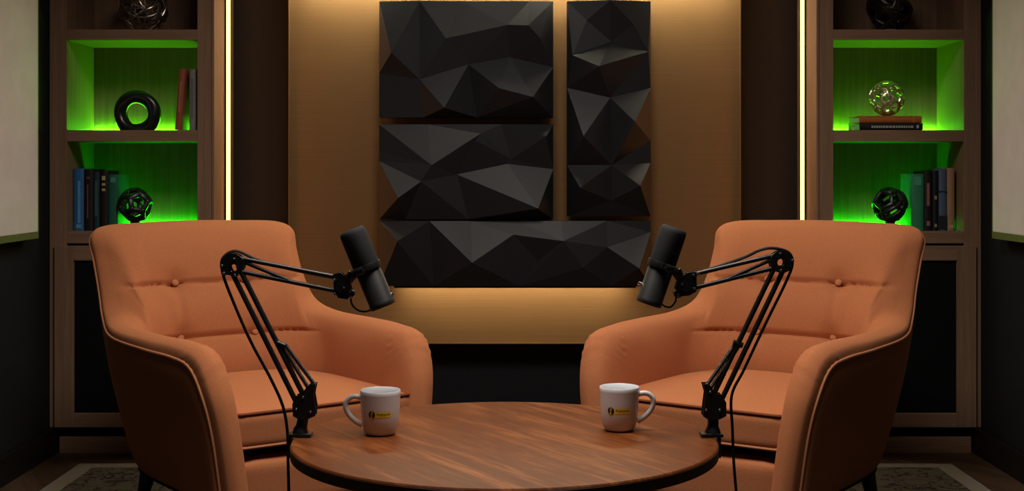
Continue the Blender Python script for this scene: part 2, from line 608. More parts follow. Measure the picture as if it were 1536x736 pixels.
tile('wide faceted black acoustic tile just below the narrow bronze gap, second from the top', 30, 305, 458, 538, {
    'pk': (160, 405, .055), 'q2': (280, 328, .030), 'q3': (355, 390, .030), 't1': (330, 305, .03), 'r0': (440, 335, .05), 'q8': (345, 402, .028),
    'q9': (222, 428, .030), 'q10': (420, 510, .090), 'r1': (458, 415, .022), 'l4': (135, 445, .055), 'l5': (80, 485, .080), 'l1': (30, 395, .014),
    'l0': (30, 372, .012), 'b1': (95, 538, .02), 't0': (150, 305, .02), 'b2': (250, 538, .025), 'q11': (268, 345, .05)},
    'A-pk l0-pk pk-q2 q2-t1 q2-q3 t1-q3 q3-r0 q9-q8 q8-r1 r1-q10 q9-q10 pk-q9 l1-l4 l4-l5 l1-l5 l4-pk l5-b1 l5-D l4-b2 q10-C t0-pk r0-B')
tile('tall narrow faceted black acoustic tile on the bronze panel', 492, 2, 698, 531, {
    'r1': (600, 102, .030), 'r2': (597, 240, .034), 'r3': (601, 405, .040), 'r4': (505, 136, .035), 'r5': (568, 165, .082), 'r6': (692, 126, .02),
    'r7': (655, 300, .088), 'r8': (698, 215, .014), 'r9': (492, 215, .014), 'r10': (530, 335, .088), 'r11': (698, 345, .014), 'r12': (492, 405, .014),
    'r13': (522, 460, .085), 'r14': (698, 400, .014), 'r15': (668, 455, .085), 'r16': (600, 492, .035), 't1': (597, 2, .05), 'l1': (492, 345, .014), 'q1': (540, 50, .03), 'q2': (655, 60, .03)},
    'r1-r4 r4-r5 r5-r1 r1-r6 r2-r5 r2-r6 r2-r8 r2-r7 r7-r8 r2-r9 r9-r10 r2-r10 r2-r3 r3-r10 r3-r7 r3-r12 r12-r13 r13-r3 r3-r14 r14-r15 r15-r3 r13-r16 r15-r16 r16-D r16-C r16-r3 t1-r1 q1-t1 q1-r1 q2-t1 q2-r1')
_, bx_, bz_, bw_, bh_ = tile('longest faceted black acoustic tile, lowest on the bronze panel', 30, 542, 698, 702, {
    's1': (155, 542, .045), 's2': (78, 590, .075), 's4': (255, 542, .016), 's5': (260, 642, .080), 's6': (360, 575, .045), 's7': (482, 590, .060),
    's8': (590, 606, .040), 's9': (665, 655, .088), 's10': (698, 570, .014), 's11': (378, 702, .03), 's12': (165, 702, .025), 's13': (370, 542, .02),
    's14': (478, 542, .03), 's15': (590, 542, .02), 's16': (420, 640, .03), 's17': (530, 655, .055), 's18': (600, 702, .02), 's19': (30, 620, .012)},
    'A-s2 s2-s1 s4-s6 s5-s6 s4-s5 s1-s5 s5-s12 s5-s11 s6-s7 s7-s15 s7-s11 s7-s17 s8-s10 s10-s9 s8-s9 s8-s17 s7-s8 s6-s11 s9-s18 s2-s12 s19-s2 s17-s18 s9-C s15-s8')
t = thing('glow_light', 'warm glow light tucked under the longest acoustic tile', 'light', (bx_, 4.856, bz_ - bh_ - .0001))
b = MB(); b.box(-.44, .44, -.008, -.004, -.0075, 0, .0005); b.box(-.44, .44, -.004, .016, -.002, 0, .0005); b.build('housing', M['under'], t, False)
b = MB(); b.box(-.41, .41, -.003, .014, -.0045, -.0022); b.build('diffuser', emit('warm_glow_diffuser', (1.0, 0.81, 0.54), 46.0), t, False)

# ------------------------------------------------------------------ cream panels on the side walls
for s, lab in ((-1, 'cream cloth panel with an olive edge, on the left wall'), (1, 'cream cloth panel with an olive edge, on the right wall')):
    t = thing('wall_panel', lab, 'wall panel', (s * WX, 3.4, .77), 0, 'cream side wall panels')
    y0, y1 = .40, 1.055
    b = MB(); b.box(-s * .052, -s * .002, y0 + .02, y1 - .012, .022, 1.5, .004); b.build('cloth_face', M['cream'], t, False)
    b = MB()
    b.box(-s * .050, -s * .001, y1 - .012, y1, 0, 1.52, .001); b.box(-s * .050, -s * .001, y0, y0 + .02, 0, 1.52, .001)
    b.box(-s * .050, -s * .001, y0 + .02, y1 - .012, 0, .022, .001); b.box(-s * .050, -s * .001, y0 + .02, y1 - .012, 1.5, 1.52, .001)
    b.build('frame', M['olive'], t, False)['label'] = 'olive edge frame'


# ------------------------------------------------------------------ ornaments
def V3(th, ph, R):
    return Vector((R * math.cos(ph) * math.cos(th), R * math.cos(ph) * math.sin(th), R * math.sin(ph)))


def arc(m, p, q, R, r, n=7, seg=8):
    p, q = p.normalized(), q.normalized()
    a = p.angle(q)
    pts = []
    for i in range(seg + 1):
        k = i / seg
        v = (p * math.sin((1 - k) * a) + q * math.sin(k * a)) / math.sin(a)
        pts.append(v * R)
    m.tube(pts, r, n)


def dodeca():
    ph = (1 + 5 ** .5) / 2
    vs = [Vector((x, y, z)) for x in (-1, 1) for y in (-1, 1) for z in (-1, 1)]
    for a in (-1, 1):
        for c in (-1, 1):
            vs += [Vector((0, a / ph, c * ph)), Vector((a / ph, c * ph, 0)), Vector((a * ph, 0, c / ph))]
    vs = [v.normalized() for v in vs]
    es = [(i, j) for i in range(20) for j in range(i) if (vs[i] - vs[j]).length < .75]
    return vs, es


def orb_dodeca(R, r, rot, extra=False):
    m = MB()
    vs, es = dodeca()
    e = Euler(rot).to_matrix()
    vs = [e @ v for v in vs]
    for i, j in es:
        arc(m, vs[i], vs[j], R - r, r, 8, 6)
    for v in vs:
        b2 = bmesh.new(); bmesh.ops.create_icosphere(b2, subdivisions=2, radius=r * 1.25)
        m.merge(b2, Matrix.Translation(v * (R - r)))
    return m


def orb_loops(R, r, n, seed, wob=.18):
    rnd = random.Random(seed)
    m = MB()
    for k in range(n):
        ax = Vector((rnd.gauss(0, 1), rnd.gauss(0, 1), rnd.gauss(0, 1))).normalized()
        a = ax.orthogonal().normalized(); c = ax.cross(a)
        off = rnd.uniform(-.55, .55)
        f = rnd.choice((2, 3, 4)); ph = rnd.uniform(0, 6)
        pts = []
        for i in range(40):
            t_ = 2 * PI * i / 40
            o_ = off + wob * math.sin(f * t_ + ph)
            rad = math.sqrt(max(0, 1 - o_ * o_))
            pts.append((a * math.cos(t_) * rad + c * math.sin(t_) * rad + ax * o_) * (R - r) * (1 - .06 * math.sin(3 * t_ + ph)))
        m.tube(pts, r, 7, closed=True)
    return m


def orb_small_rings(R, r, seed):
    """woven ball: a ring round every face of a dodecahedron"""
    m = MB()
    ph = (1 + 5 ** .5) / 2
    fs = [Vector(v).normalized() for v in ([(0, a, c * ph) for a in (-1, 1) for c in (-1, 1)] + [(a, c * ph, 0) for a in (-1, 1) for c in (-1, 1)] + [(a * ph, 0, c) for a in (-1, 1) for c in (-1, 1)])]
    e = Euler((.25, .15, .35)).to_matrix()
    for f in fs:
        f = e @ f
        a = f.orthogonal().normalized(); c = f.cross(a)
        for sp in (.34,):
            pts = []
            for i in range(28):
                t_ = 2 * PI * i / 28
                s_ = sp + .03 * math.sin(5 * t_)
                pts.append((f * math.cos(s_) + (a * math.cos(t_) + c * math.sin(t_)) * math.sin(s_)) * (R - r))
            m.tube(pts, r, 7, closed=True)
    return m


def settle(m, h):
    for v in m.bm.verts:
        v.co.z = max(v.co.z, -h)
    return m


ZA, ZB, ZC = ZS(44), ZS(195), ZS(347)
E = .0006
# left bookcase
m = settle(orb_loops(.086, .0042, 15, 3), .0875)
tag(m.build('wire_orb', M['orb_silver']), 'silver wire orb on the upper shelf above the black ring ornament', 'ornament', 'wire orb ornaments').location = ((215 - CX) / F * 4.86, 4.86, ZA + .088 + .001)
m = MB()
pts = []
for i in range(64):
    t_ = 2 * PI * i / 64
    pts.append((i, t_))
rows = []
for i, t_ in pts:
    rr = []
    for k in range(20):
        a = 2 * PI * k / 20
        tw = a + t_ * 1.0
        rad = .0238 * (1 + .07 * math.cos(3 * tw))
        R_ = .0615
        x = (R_ + rad * math.cos(a)) * math.cos(t_)
        z = (R_ + rad * math.cos(a)) * math.sin(t_)
        y = rad * 1.0 * math.sin(a)
        rr.append(Vector((x, y, max(z, -.063))))
    rows.append(rr)
m.quadgrid(rows, True, True)
tag(m.build('ring_ornament', M['ring']), 'black twisted ring ornament standing in the green lit niche', 'ornament').location = ((206 - CX) / F * 4.84, 4.84, ZB + .063 + E)
def foot(t):
    m = MB(); m.lathe([(0, 0), (.030, 0), (.030, .004), (.014, .012), (.018, .031), (0, .031)], 24); m.build('foot', M['orb_black'], t)


t = thing('wire_orb', 'black open-frame orb beside the dark green book', 'ornament', ((203 - CX) / F * 4.772, 4.772, ZC + E), 0, 'wire orb ornaments')
settle(orb_dodeca(.0620, .0098, (.35, .2, .5)), .0615).build('wire_ball', M['orb_black'], t).location = (0, 0, .030 + .0615)
foot(t)
# right bookcase
t = thing('wire_orb', 'dark bronze wire orb on a pale foot, upper shelf above the stacked books', 'ornament', ((1334 - CX) / F * 4.86, 4.86, ZA + E), 0, 'wire orb ornaments')
m = orb_loops(.080, .0068, 14, 11)
m.build('wire_ball', M['orb_dark'], t).location = (0, 0, .014 + .078)
m = MB(); m.lathe([(0, 0), (.032, 0), (.032, .006), (.024, .016), (0, .016)], 24); m.build('foot', M['stone'], t)['label'] = 'pale stone foot'
m = orb_small_rings(.0645, .0050, 5)
vs, es = dodeca()
e_ = Euler((.25, .15, .35)).to_matrix()
for i, j in es:
    arc(m, e_ @ vs[i], e_ @ vs[j], .0590, .0052, 8, 6)
OG = tag(m.build('wire_orb', M['orb_gold']), 'champagne woven metal orb standing on the two flat stacked books', 'ornament', 'wire orb ornaments')
m = MB()
vs, es = dodeca()
e_ = Euler((.1, .55, .2)).to_matrix()
vs = [e_ @ v for v in vs]
for i, j in es:
    arc(m, vs[i], vs[j], .0565, .0076, 8, 6)
for k in range(4):
    ax = (Vector((math.cos(k * 1.9 + .4), .7 * math.sin(k * 2.3 + 1), math.sin(k * 1.3)))).normalized()
    a = ax.orthogonal().normalized(); c = ax.cross(a)
    m.tube([(a * math.cos(2 * PI * i / 40) + c * math.sin(2 * PI * i / 40)) * .0565 for i in range(40)], .0078, 8, closed=True)
t = thing('wire_orb', 'black crossed-band orb beside the bright green book', 'ornament', ((1335 - CX) / F * 4.772, 4.772, ZC + E), 0, 'wire orb ornaments')
m.build('wire_ball', M['orb_black'], t).location = (0, 0, .030 + .0615)
foot(t)


# ------------------------------------------------------------------ books
def book(label, col, w, h, d, loc, lean=0.0, flat=False, marks=(), markcol=(.7, .65, .55), group=None, rough=.55, rotz=0.0):
    """spine at local y = 0 facing the room, thickness along x, height along z"""
    t = thing('book', label, 'book', loc, rotz, group)
    mc = plain('book_cover', col, rough, spec=0.35, var=.10, nscale=30)

    def T(bb):
        M_ = Matrix.Identity(4)
        if flat:
            M_ = Matrix(((0, 0, 1, 0), (0, 1, 0, 0), (-1, 0, 0, w), (0, 0, 0, 1)))   # lay on its side: height runs along x
        elif lean:
            M_ = Matrix.Rotation(lean, 4, 'Y')
            if lean < 0:
                M_ = Matrix.Translation((0, 0, 0)) @ M_
        bb.bm.transform(M_)
        return bb
    c = .003
    b = MB()
    b.box(0, c, .002, d, 0, h, .0006); b.box(w - c, w, .002, d, 0, h, .0006)
    rows = []
    for z in (0, h):
        rows.append([Vector((w / 2 - w / 2 * math.cos(PI * k / 8), .004 - .006 * math.sin(PI * k / 8), z)) for k in range(9)] +
                    [Vector((w - c, .006, z)), Vector((c, .006, z))])
    vs = b.quadgrid(rows, close_v=True)
    b.bm.faces.new(vs[0]); b.bm.faces.new(vs[1])
    T(b).build('cover', mc, t)
    b = MB(); b.box(c, w - c, .007, d - .004, .003, h - .003); T(b).build('pages', M['pages'], t, False)['label'] = 'cream page block'
    if marks:
        pm = plain('spine_print', markcol, .5)
        if len(marks) > 5:
            b = MB()
            for (z0, z1, x0, x1) in marks:
                b.box(w * x0, w * x1, -.0030, .001, h * z0, h * z1)
            T(b).build('spine_lettering', pm, t, False)
        else:
            for (z0, z1, x0, x1) in marks:
                b = MB()
                b.box(w * x0, w * x1, -.0030, .001, h * z0, h * z1)
                T(b).build('spine_print', pm, t, False)
    return t


def standing(px0, px1, ytop, ybot, Y, zsh):
    sc = Y / F
    return ((px0 - CX) * sc, (px1 - px0) * sc - .0012, (EYE - (ytop - CY) * sc) - zsh)


G1, G2 = 'books standing in the lower left niche', 'books standing in the lower right niche'
YK = 4.725


def stand(label, col, x0, x1, yt, marks=(), mc=(.7, .65, .55), g=None, d=.135, zsh=ZC):
    X, w, h = standing(x0, x1, yt, 347, 4.76, zsh)
    return book(label, col, w, h, d, (X, 4.76, zsh + E), 0, False, marks, mc, g)


stand('blue book at the wall end of its row, beside four dark books', (.025, .13, .30), 110, 126, 253, ((.12, .80, .45, .7), (.04, .10, .3, .8)), (.12, .30, .55), G1)
stand('black book with faint red spine lettering, beside the blue book', (.010, .008, .009), 126, 140, 254, ((.2, .75, .35, .5), (.84, .88, .3, .7)), (.16, .05, .04), G1)
stand('thin dark teal book between two black books', (.012, .035, .045), 140, 149.5, 258, ((.25, .85, .3, .7),), (.05, .10, .11), G1)
stand('black book with small gold spine marks, beside the dark green book', (.010, .008, .007), 149.5, 162.5, 256, ((.66, .70, .3, .7), (.75, .79, .3, .7), (.84, .91, .3, .7)), (.5, .38, .2), G1)
stand('dark green book beside the black open-frame orb', (.015, .11, .07), 162.5, 177, 262, ((.86, .95, .25, .8),), (.05, .28, .18), G1)
stand('bright green book beside the black crossed-band orb', (.03, .22, .10), 1367, 1386, 261, ((.80, .95, .2, .8),), (.06, .34, .20), G2)
stand('black book with a pink spine title, beside the bright green book', (.010, .008, .008), 1386.5, 1398.5, 257, ((.42, .80, .3, .65), (.08, .16, .3, .7)), (.28, .12, .10), G2)
stand('black book with tiny gold spine marks, beside the blue and black book', (.008, .009, .011), 1399, 1408, 256, ((.52, .58, .3, .7), (.06, .11, .3, .7)), (.32, .26, .12), G2)
stand('slate blue book with a black lower spine, beside the tan book', (.075, .11, .17), 1408.5, 1420.5, 253, ((.02, .24, .0, 1), (.62, .64, 0, 1)), (.012, .016, .022), G2)
stand('tan book at the wall end of its row, beside the slate blue book', (.34, .19, .10), 1421, 1432.5, 252, ((.04, .09, .2, .8),), (.46, .34, .22), G2)

X, w, h = standing(262, 272, 102, 195, YK, ZB)
book('rust red book leaning towards the grey book', (.27, .070, .035), w, .217, .15, (X, YK, ZB + E + w * .0735), math.radians(4.2), False, ((.3, .8, .35, .6),), (.36, .13, .08), 'books beside the black ring ornament')
X, w, h = standing(284, 294.5, 104, 195, YK, ZB)
book('grey book upright beside the leaning rust red book', (.21, .20, .20), w, h, .15, (X, YK, ZB + E), 0, False, ((.2, .85, .3, .6),), (.12, .12, .12), 'books beside the black ring ornament')

X, hh_ = (1289 - CX) / F * YK, (1384 - 1289) / F * YK
w1 = 11.0 / F * YK
ttl = []
zz = .19
rnd = random.Random(4)
while zz < .82:
    l_ = rnd.uniform(.02, .045)
    ttl.append((zz, zz + l_, .38, .68)); zz += l_ + .012
ttl.append((.90, .935, .3, .75))
book('black book lying flat under the orange book', (.010, .008, .008), w1 - .0008, hh_, .17, (X, YK, ZB + E), 0, True, tuple(ttl), (.42, .40, .38), 'flat books under the champagne orb')
book('orange book lying flat on the black book, under the champagne orb', (.40, .13, .03), w1 - .001, hh_ - .004, .165, (X + .001, YK, ZB + E + w1), 0, True, ((.86, .875, 0, 1), (.1, .80, .05, .12)), (.55, .22, .06), 'flat books under the champagne orb')
OG.location = ((1330 - CX) / F * 4.80, 4.80, ZB + E + 2 * w1 + .0645)

# ------------------------------------------------------------------ armchair
ST = [  # stations from the front foot of an arm to the middle of the back; piping first, then over the roll to the inside
    [(.292, -.405, .13), (.278, -.428, .13), (.25, -.435, .13), (.222, -.415, .13), (.214, -.36, .13), (.21, -.30, .13)],
    [(.318, -.402, .33), (.305, -.424, .335), (.278, -.430, .34), (.247, -.408, .34), (.237, -.35, .335), (.23, -.28, .32)],
    [(.336, -.380, .44), (.324, -.405, .448), (.292, -.412, .455), (.260, -.390, .45), (.247, -.33, .43), (.24, -.25, .34)],
    [(.345, -.330, .505), (.336, -.352, .530), (.304, -.356, .545), (.268, -.338, .528), (.250, -.30, .47), (.24, -.22, .32)],
    [(.352, -.24, .522), (.343, -.243, .550), (.308, -.243, .563), (.268, -.235, .54), (.250, -.22, .47), (.24, -.17, .30)],
    [(.366, -.10, .528), (.357, -.10, .554), (.318, -.10, .564), (.278, -.10, .537), (.256, -.09, .46), (.248, -.08, .30)],
    [(.362, .130, .537), (.355, .128, .560), (.315, .118, .568), (.276, .092, .540), (.262, .045, .46), (.25, .03, .30)],
    [(.339, .250, .574), (.333, .242, .594), (.294, .212, .597), (.258, .168, .556), (.255, .095, .46), (.24, .085, .30)],
    [(.326, .316, .656), (.321, .301, .674), (.282, .258, .668), (.244, .203, .600), (.235, .145, .48), (.22, .125, .30)],
    [(.324, .360, .747), (.319, .342, .761), (.277, .291, .738), (.240, .222, .636), (.205, .178, .49), (.19, .148, .30)],
    [(.323, .392, .818), (.320, .37, .831), (.270, .318, .800), (.207, .252, .664), (.172, .195, .50), (.155, .155, .30)],
    [(.278, .416, .847), (.272, .398, .861), (.224, .341, .831), (.166, .270, .680), (.136, .205, .50), (.12, .16, .30)],
    [(.14, .432, .853), (.138, .413, .868), (.115, .352, .840), (.09, .278, .688), (.074, .210, .50), (.065, .163, .30)],
    [(0, .436, .856), (0, .417, .871), (0, .355, .844), (0, .280, .690), (0, .212, .50), (0, .165, .30)],
]
SB = [(.288, -.36, .13), (.287, -.29, .13), (.286, -.22, .13), (.285, -.15, .13), (.284, -.07, .13), (.282, .01, .13), (.279, .09, .13),
      (.272, .155, .132), (.256, .21, .135), (.228, .255, .138), (.185, .280, .14), (.13, .290, .14), (.065, .295, .14), (0, .296, .14)]


ST = [[(p[0], p[1], .13 + (p[2] - .13) * .962 - max(0, p[2] - .6) * .05) for p in r] for r in ST]


def mirrored(rows):
    full = [[Vector((-p[0], p[1], p[2])) for p in r] for r in rows]
    full += [[Vector(p) for p in r] for r in rows[-2::-1]]
    return full


def loft(rows, su, sv):
    cols = [catmull(r, sv) for r in rows]
    out = []
    nc = len(cols[0])
    lines = [catmull([cols[i][j] for i in range(len(cols))], su) for j in range(nc)]
    return [[lines[j][i] for j in range(nc)] for i in range(len(lines[0]))]


SEAMS = (.650, .494)
BUTTONS = [(u_, z_) for u_ in (-.115, .115) for z_ in SEAMS]


def make_armchair(label, loc, rotz):
    t = thing('armchair', label, 'armchair', loc, rotz, 'terracotta armchairs')
    # inner upholstery
    rows = loft(mirrored(ST), 8, 30)
    m = MB(); m.quadgrid(rows)
    bmesh.ops.recalc_face_normals(m.bm, faces=m.bm.faces[:])
    m.bm.normal_update()
    # normals must face the sitter
    test = min(m.bm.verts, key=lambda v: (v.co - Vector((0, .28, .69))).length)
    sg = -1 if test.normal.y > 0 else 1
    co = {}
    for v in m.bm.verts:
        x, y, z = v.co
        nrm = v.normal * sg
        if y > .09 and z > .34 and nrm.y < .2:
            fade = min(1, max(0, (.30 - abs(x)) / .08)) * min(1, max(0, (y - .09) / .06))
            d = 0
            for zs in SEAMS:
                zc = zs + .010 * math.cos(x / .115 * PI) * 0 - .012 * (abs(abs(x) - .115) < 0)
                d -= .0125 * math.exp(-((z - zc) / .0055) ** 2)
            d -= .0045 * math.exp(-((abs(x) - .115) / .010) ** 2) * min(1, max(0, (.675 - z) / .05))
            for (bu, bz) in BUTTONS:
                r2 = (x - bu) ** 2 + ((z - bz) * 1.0) ** 2
                d -= .016 * math.exp(-r2 / .030 ** 2)
            # pillows swell between the seams
            for a_, b_ in ((.650, .82), (.494, .650), (.36, .494)):
                if a_ < z < b_:
                    d += .010 * math.sin(PI * (z - a_) / (b_ - a_))
            co[v] = v.co + nrm * d * fade
        elif y < -.29 and z > .40:
            # small gathered creases over the front of each arm
            d = .0022 * math.sin(z * 260 + y * 190) * math.exp(-((z - .50) / .03) ** 2)
            co[v] = v.co + nrm * d
    for v, c in co.items():
        v.co = c
    seats = []
    for (bu, bz) in BUTTONS:
        v = min((v for v in m.bm.verts if v.co.y > .1), key=lambda v: (v.co.x - bu) ** 2 + (v.co.z - bz) ** 2 if v.normal.y * sg < .2 else 9)
        seats.append(v.co.copy())
    m.build('inner_upholstery', M['fabric'], t, angle=80)
    # outer shell
    orow = []
    for r, bpt in zip(ST, SB):
        e = Vector(r[0]); bp = Vector(bpt)
        out = Vector((bp.x, max(0, bp.y - .05) * 1.4, 0))
        out = out.normalized() if out.length > 1e-6 else Vector((0, 1, 0))
        if r is ST[-1]:
            out = Vector((0, 1, 0))
        orow.append([tuple(e), tuple(e.lerp(bp, .12) + out * .010), tuple(e.lerp(bp, .38) + out * .016), tuple(e.lerp(bp, .70) + out * .014), tuple(e.lerp(bp, .93) + out * .006), tuple(bp + Vector((-out.x * .012, -out.y * .012, -.006)))])
    rows = loft(mirrored(orow), 6, 7)
    m = MB(); m.quadgrid(rows)
    m.build('outer_shell', M['fabric'], t, angle=80)
    # piping along the edge
    edge = [r[0] for r in mirrored([[p[0]] for p in ST])]
    m = MB(); m.tube(catmull(edge, 8), .0042, 8); m.build('piping', M['piping'], t)['label'] = 'pale terracotta piping'
    # underside
    m = MB()
    ring = [Vector((-p[0], p[1], .128)) for p in SB] + [Vector((p[0], p[1], .128)) for p in SB[-2::-1]]
    f_ = m.bm.faces.new([m.bm.verts.new(p) for p in ring])
    g = bmesh.ops.extrude_face_region(m.bm, geom=[f_])
    for v in g['geom']:
        if isinstance(v, bmesh.types.BMVert):
            v.co.z = .262 if True else 0
            v.co.x *= .80; v.co.y = v.co.y * .80
    m.build('underframe', M['under'], t, False)
    # front rail
    m = MB()

    def rail(p):
        p = p.copy(); p.y -= .012 * (1 - (p.x / .25) ** 2) ; return p
    m.rbox((0, -.375, .190), (.50, .085, .128), .022, 8, rail)
    m.build('front_rail', M['fabric'], t)
    # seat cushion with a crowned top
    def crown(p):
        p = p.copy()
        k = max(0, 1 - (p.x / .27) ** 2) * max(0, 1 - ((p.y + .09) / .36) ** 2)
        if p.z > .33:
            p.z += .020 * k
        # front edge bows forward, sides taper to the back
        p.y -= .022 * max(0, 1 - (p.x / .26) ** 2) * max(0, min(1, (-.05 - p.y) / .3))
        if p.y > 0:
            p.x *= 1 - .18 * p.y / .2
        return p
    m = MB(); m.rbox((0, -.115, .328), (.530, .590, .098), .026, 12, crown)
    sc_ = m.build('seat_cushion', M['fabric'], t)
    for zz, nm in ((.371, 'top'), (.286, 'bottom')):
        pts = []
        hx, hy0, hy1, r = .2625, -.406, .17, .03
        path = []
        for (cx_, cy_, a0) in ((hx - r, hy1 - r, 0), (-hx + r, hy1 - r, 90), (-hx + r, hy0 + r, 180), (hx - r, hy0 + r, 270)):
            for k in range(5):
                a = math.radians(a0 + 22.5 * k)
                path.append(Vector((cx_ + r * math.cos(a), cy_ + r * math.sin(a), zz)))
        # densify the straight sides so that they follow the bowed front
        dense = []
        for i in range(len(path)):
            p, q = path[i], path[(i + 1) % len(path)]
            k = max(1, int((q - p).length / .03))
            for j in range(k):
                dense.append(p.lerp(q, j / k))
        dense = [Vector((crown(p).x, crown(p).y, zz + .004 * max(0, 1 - (p.x / .26) ** 2))) for p in dense]
        b = MB(); b.tube(dense, .0042, 7, closed=True)
        b.build('cushion_piping', M['seam'] if nm == 'top' else M['piping'], sc_)
    # buttons
    for pos in seats:
        b = MB()
        b.lathe([(0, .0075), (.005, .007), (.0095, .0045), (.0112, 0), (.011, -.004), (0, -.006)], 18, Matrix.Rotation(math.radians(68), 4, 'X'))
        o_ = b.build('button', M['piping'], t)
        o_.location = pos + Vector((0, -.0035, .001))
    # legs
    for sx in (-1, 1):
        for sy, y0 in ((-1, -.30), (1, .20)):
            b = MB()
            b.tube([(sx * .225, y0, .135), (sx * .245, y0 + sy * .022, 0)], [.024, .014], 14)
            for v in b.bm.verts:
                if v.co.z < .02:
                    v.co.z = 0
            b.build('leg', M['leg'], t)
    return t


TH = math.radians(38)
C1 = (-.748, 3.83, .012)
chair = make_armchair('terracotta armchair below the ring ornament and the blue book', C1, TH)
chair.scale = (1.025, 1.025, 1)
chair2 = dup(chair, (.700, 3.823, .012), -math.radians(36), 'terracotta armchair below the stacked books and the tan book')
chair2.scale = (1.04, 1.04, 1)

# ------------------------------------------------------------------ table
TZ, TR, TX, TY = .42, .4565, -.023, 2.88
t = thing('coffee_table', 'round walnut coffee table between the two armchairs', 'table', (TX, TY, .012))
h = TZ - .012
m = MB(); m.lathe([(0, h - .030), (TR - .012, h - .030), (TR - .003, h - .0285), (TR, h - .024), (TR, h - .004), (TR - .0025, h - .0008), (TR - .005, h - .0002), (0, h - .0002)], 128)
m.build('tabletop', M['table'], t, angle=30)
m = MB(); m.lathe([(TR - .0005, h - .027), (TR + .0008, h - .026), (TR + .0008, h - .006), (TR - .0005, h - .005)], 128); m.build('edge_band', M['table_edge'], t)['label'] = 'dark walnut edge band'
m = MB(); m.lathe([(0, h - .0302), (.10, h - .0302), (.10, h - .045), (.045, h - .07), (.04, .06), (.055, .03), (0, .03)], 40); m.build('pedestal', M['leg'], t)
m = MB(); m.lathe([(0, 0), (.24, 0), (.24, .012), (.06, .032), (0, .032)], 64); m.build('base', M['leg'], t)


# ------------------------------------------------------------------ mugs
PROF = [(0.0255, 0.0), (.030, .0012), (.0345, .006), (.0385, .018), (.0415, .040), (.0432, .065), (.0440, .088), (.0446, .0955), (.0436, .0972), (.0420, .0955), (.0408, .085), (.0395, .06), (.037, .03), (.031, .009), (0, .007)]


def mug_r(z):
    for (r0, z0), (r1, z1) in zip(PROF[:8], PROF[1:8]):
        if z0 <= z <= z1:
            return r0 + (r1 - r0) * (z - z0) / (z1 - z0)
    return .044


